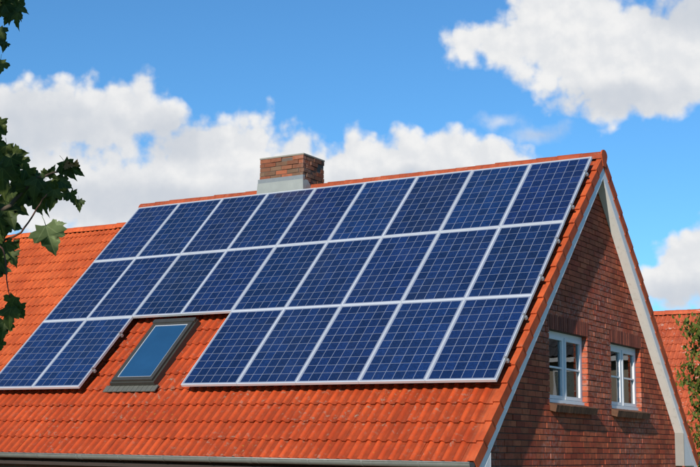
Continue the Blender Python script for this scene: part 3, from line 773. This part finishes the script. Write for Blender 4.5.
def part_right(C, side, vg):
    if side or vg: return None
    x, y, z = seen(C)
    return z if 640 < x < 715 and y < 480 else None
simple_house('tiled_house', 'distant house at right with weathered pale-flecked tile roof beyond the gable', -3.0, 44, 21.0, ZP-0.16, 6.6, ('tile_old', 'tile_old'), part_right)

simple_house('tiled_house', 'added tan plastered house out of view at right, for the gable windows to mirror', 11.4, 30, 14.2, 9.4, 6.2, ('slate', 'slate'), lambda C, s, v: None, True, 'plaster', (0.9, 3.5))  # unseen house, made up so the gable windows have something to reflect
# ------------------------------------------------------------------ trees
def leaf_geo(seed):
    """five-lobed maple leaf, base at the origin, tip along +y, about 1 long"""
    rr = random.Random(seed)
    half = [(0.0, 0.0), (0.10, -0.05), (0.30, -0.10), (0.27, 0.05), (0.44, 0.10), (0.56, 0.22), (0.44, 0.30), (0.46, 0.42), (0.33, 0.44), (0.24, 0.40), (0.28, 0.58), (0.21, 0.66), (0.15, 0.80), (0.07, 0.88), (0.0, 1.06)]
    half = [(x*rr.uniform(.9, 1.1), y+rr.uniform(-.02, .02)) if 0 < i < len(half)-1 else (x, y) for i, (x, y) in enumerate(half)]
    curl = rr.uniform(.15, .55); fold = rr.uniform(.1, .45); tw = rr.uniform(-.25, .25)
    def z(x, y): return abs(x)*fold-curl*(y-0.2)**2-0.25*x*x+tw*x*y+0.04*math.sin(9*x+5*y)
    mb = MB(); mid = [(0, t, 0) for t in (0.0, 0.3, 0.6, 1.06)]
    out = half[1:-1]
    for s in (1, -1):
        ring = [(0, 0)]+[(s*x, y) for x, y in out]+[(0, 1.06)]
        vs = [(x, y, z(x, y)) for x, y in ring]+[(0, .3, z(0, .3)), (0, .62, z(0, .62))]
        n = len(ring); a, b = n, n+1; fs = []
        for i in range(n-1):
            ym = (ring[i][1]+ring[i+1][1])/2
            c = a if i < 9 else b
            fs.append((c, i, i+1) if s > 0 else (c, i+1, i))
            if i == 8: fs.append((a, 9, b) if s > 0 else (a, b, 9))
        mb.add(vs, fs, True)
    mb.tube([(0, 0, 0), (0, -.15, .02), (0.02, -.3, .05)], [.012, .010, .010], 4)
    return mb
LEAF = [leaf_geo(s) for s in range(6)]
leaf_me = [[l.mesh('leaf', M[mn]) for l in LEAF] for mn in ('leaf', 'leaf_pale', 'leaf_brown')]
TB = Vector((11.45, -16.6, 0.0))
tree = root('maple_tree', TB, 'maple tree in foreground whose dark leafy branch hangs in at the left edge', 'tree')
tk = MB(); tk.tube([TB+Vector(q) for q in ((0, 0, -.2), (.03, .02, 1.2), (.0, .08, 2.6), (.08, .05, 4.2), (.2, -.1, 5.8))], [.17, .13, .11, .08, .03], 10); tk.build('trunk', M['bark'], tree, TB)
DL = 4.3
def spline(pts, n=5):
    pts = [Vector(p) for p in pts]; out = []
    for i in range(len(pts)-1):
        a, b = pts[i], pts[i+1]
        for j in range(n): out.append(a.lerp(b, j/n)+Vector([random.uniform(-.0025, .0025) for _ in range(3)]))
    return out+[pts[-1]]
def branch(name, pts, r0_, r1_, mat='bark'):
    P = spline(pts); n = len(P)
    b = MB(); b.tube(P, [r0_+(r1_-r0_)*i/(n-1) for i in range(n)], 6); return b.build(name, M[mat], tree, TB)
limb = branch('limb', [TB+Vector((.0, .08, 2.75)), TB+Vector((.45, .6, 3.05)), at(-30, 232, DL), at(10, 205, DL), at(36, 178, DL), at(58, 172, DL)], .014, .003)
limb2 = branch('limb', [at(-30, 232, DL), at(2, 242, DL), at(22, 232, DL-.05), at(38, 208, DL-.08), at(47, 194, DL-.08)], .005, .002, 'twig')
limb3 = branch('limb', [TB+Vector((.05, .06, 3.3)), TB+Vector((.5, .7, 3.7)), at(-40, 40, DL), at(-5, 2, DL), at(12, -6, DL)], .014, .003)
limb4 = branch('limb', [at(-30, 232, DL), at(-8, 238, DL-.1), at(4, 252, DL-.1), at(10, 298, DL-.12)], .006, .0015, 'twig')
limb5 = branch('limb', [at(-30, 232, DL), at(-12, 170, DL+.1), at(-3, 130, DL+.1), at(-6, 60, DL+.1)], .010, .003)
def leaf(px, py, size, ang, d=0.0, tone=0, face=None, par=None):
    """leaf with its middle near (px, py), size in photo pixels, tip pointing ang degrees clockwise from right"""
    dist = DL+d; c = at(px, py, dist); s = size*dist/FOC
    t = (cr*math.cos(rad(ang))-cu*math.sin(rad(ang)))
    nrm = -fwd
    t = (t+fwd*random.uniform(-.45, .45)).normalized()
    nrm = (nrm+cr*random.uniform(-.75, .75)+cu*random.uniform(-.2, .8)) if face is None else (nrm+cr*face[0]+cu*face[1])
    x = t.cross(nrm).normalized(); z = x.cross(t).normalized()
    base = c-t*(0.45*s)-TB
    Mx = Matrix(((x.x*s, t.x*s, z.x*s, base.x), (x.y*s, t.y*s, z.y*s, base.y), (x.z*s, t.z*s, z.z*s, base.z), (0, 0, 0, 1)))
    return link('leaf', leaf_me[tone][random.randrange(6)], par or limb, Mx)
L = [ # main cluster: px, py, size, tip angle, depth
 (2,127,16,60,0),(-3,134,18,100,.1),(1,143,12,20,0),(6,156,24,95,.1),(20,153,15,0,0),(12,151,14,-20,.1),(-2,166,26,120,0),(14,168,24,70,-.1),(24,165,16,60,.05),
 (3,182,30,90,-.1),(18,182,26,100,.1),(30,177,18,60,0),(38,176,13,10,.1),(35,188,22,100,-.05),(24,196,24,120,0),(6,198,28,110,.1),(-6,190,28,80,.2),(44,192,22,95,0),
 (52,199,21,100,-.05),(60,186,21,40,.05),(66,184,14,30,0),(45,206,20,90,.1),(37,204,20,70,0),(30,190,22,60,.15),(18,208,22,30,.05),(10,214,26,60,0),(-4,216,28,90,.1),
 (2,228,24,80,0),(14,226,16,20,.05),(-5,240,26,100,-.05),(8,252,22,75,0),(2,258,26,100,.1),(13,258,16,60,-.05),(-2,272,20,110,0),(17,244,9,70,0),
 (73,198,15,55,0),(79,205,12,85,0),(68,196,11,20,.05),(51,172,13,-50,0),(46,174,10,10,0),(69,170,22,60,0),(77,171,14,35,0),(63,173,12,150,0),
 # hanging sprays lower left and at the top
 (12,305,20,115,-.1),(20,312,17,60,-.1),(9,318,22,100,-.12),(3,330,20,100,-.1),(-2,338,18,70,0),(0,346,12,95,0),
 (6,7,22,60,0),(16,8,20,70,.05),(10,15,18,95,0),(17,20,16,100,-.05),(22,9,12,25,0),(2,10,18,120,.1),(-2,4,20,90,0),(12,-4,18,60,0),(7,19,12,110,0),
 (2,34,15,60,0),(-3,33,14,90,.05),(4,46,11,85,0),(1,43,9,60,0),(-1,67,18,95,0)]
for a in L:
    px_, py_, s_, an, d_ = a
    leaf(px_, py_, s_*1.04, an, d_, 0, None, limb3 if py_ < 80 else (limb4 if py_ > 262 else limb))
leaf(69, 165, 11, -5, -.02, 2, (.1, .6)); leaf(76, 163, 7, -70, -.02, 2, (.1, .3))
leaf(50, 240, 35, 78, -.25, 1, (.1, .15), limb2); leaf(58, 225, 14, -20, -.2, 1, (.2, .4), limb2)
# rest of the crown, out of the picture, which shades the branch
pale_P = at(50, 238, DL-.25)
Vs, Fs, k = [], [], 0; cc = Vector((12.15, -16.75, 4.35)); n = 0
while n < 1500:
    q = Vector((rng.normal(), rng.normal(), rng.normal())).normalized()*(rng.random()**0.4)
    P = cc+Vector((q.x*1.75, q.y*1.6, q.z*1.35))
    x, y, z = seen(P)
    if z > 0.2 and -45 < x < 745 and -60 < y < 520: continue
    if (P-EYE).length < 1.7: continue
    d = P-pale_P; t = d.dot(SUN)
    if t > 0 and (d-SUN*t).length < 0.20: continue
    n += 1
    s = rng.uniform(.09, .15); A = np.array(Matrix.Rotation(rng.uniform(0, 6.28), 3, 'Z') @ Matrix.Rotation(rng.uniform(.8, 2.4), 3, 'X') @ Matrix.Rotation(rng.uniform(-.7, .7), 3, 'Y'))*s
    l = LEAF[rng.integers(6)]; V = np.array(l.v) @ A.T+np.array(P-TB)
    Vs.append(V); Fs += [tuple(i+k for i in f) for f in l.f]; k += len(l.v)
tag(link('crown', npmesh('crown', np.concatenate(Vs), Fs, M['leaf']), tree), kind='stuff')
for q in range(7):
    a = q*0.9; branch('limb', [TB+Vector((.05, .05, 3.0+q*.35)), cc+Vector((math.cos(a)*.8, math.sin(a)*.6-.3, q*.15-.4)), cc+Vector((math.cos(a)*1.2, math.sin(a)*1.0-.45, q*.2-.2))], .03, .006)

# small tree beyond the gable, its yellow-green sprays reaching in at the right edge
T2 = at(742, 400, 30.0); T2.z = 0
tree2 = root('garden_tree', T2, 'slender tree with sparse yellow-green leaves at the right edge, before the far roof', 'tree')
tk = MB(); tk.tube([T2+Vector(q) for q in ((0, 0, -.2), (.05, 0, 1.5), (0, .05, 3.2), (-.05, 0, 5.2))], [.10, .08, .06, .02], 8); tk.build('trunk', M['bark'], tree2, T2)
Vs, Fs, k = [], [], 0
sprays = [(683, 322, 694, 330), (688, 332, 704, 338), (684, 362, 702, 372), (690, 350, 706, 352), (686, 384, 704, 388), (692, 396, 708, 402), (690, 408, 706, 418), (688, 425, 706, 432), (680, 375, 700, 382), (692, 438, 708, 446), (696, 345, 712, 330), (698, 320, 712, 322), (694, 455, 712, 462)]
rr = random.Random(3)
for (x1, y1, x2, y2) in sprays:
    A_, B_ = at(x1, y1, 30+rr.uniform(-.5, .5)), at(x2+6, y2+4, 30)
    st = T2+Vector((0, 0, max(1.2, B_.z-0.9)))
    b = MB(); b.tube([st, B_, A_], [.018, .010, .004], 5); b.build('limb', M['bark'], tree2, T2)
    for i in range(120):
        t = rr.random()**0.8; P = A_.lerp(B_, t)+Vector((rr.gauss(0, .11), rr.gauss(0, .16), rr.gauss(0, .10)-.03))
        s = rr.uniform(.07, .13)
        Am = np.array(Matrix.Rotation(rr.uniform(0, 6.28), 3, 'Z') @ Matrix.Rotation(rr.uniform(.6, 2.5), 3, 'X') @ Matrix.Rotation(rr.uniform(-.8, .8), 3, 'Y'))*s
        V = np.array([(0, 0, 0), (.3, .35, .06), (.22, .75, .02), (0, 1.1, -.1), (-.22, .75, .02), (-.3, .35, .06), (0, .5, -.02)]) @ Am.T+np.array(P-T2)
        Vs.append(V); Fs += [(k, k+1, k+6), (k+1, k+2, k+6), (k+2, k+3, k+6), (k+3, k+4, k+6), (k+4, k+5, k+6), (k+5, k, k+6)]; k += 7
for i in range(1500):                                      # the rest of the crown, right of the picture
    q = Vector((rr.gauss(0, 1), rr.gauss(0, 1), rr.gauss(0, 1))).normalized()*rr.random()**.4
    P = T2+Vector((.45+q.x*1.0, .2+q.y*1.1, 4.0+q.z*1.7)); s = rr.uniform(.06, .11)
    if seen(P)[0] < 704: continue
    Am = np.array(Matrix.Rotation(rr.uniform(0, 6.28), 3, 'Z') @ Matrix.Rotation(rr.uniform(.6, 2.5), 3, 'X'))*s
    V = np.array([(0, 0, 0), (.3, .35, .06), (.22, .75, .02), (0, 1.1, -.1), (-.22, .75, .02), (-.3, .35, .06), (0, .5, -.02)]) @ Am.T+np.array(P-T2)
    Vs.append(V); Fs += [(k, k+1, k+6), (k+1, k+2, k+6), (k+2, k+3, k+6), (k+3, k+4, k+6), (k+4, k+5, k+6), (k+5, k, k+6)]; k += 7
tag(link('crown', npmesh('crown', np.concatenate(Vs), Fs, M['leaf_yellow']), tree2), kind='stuff')
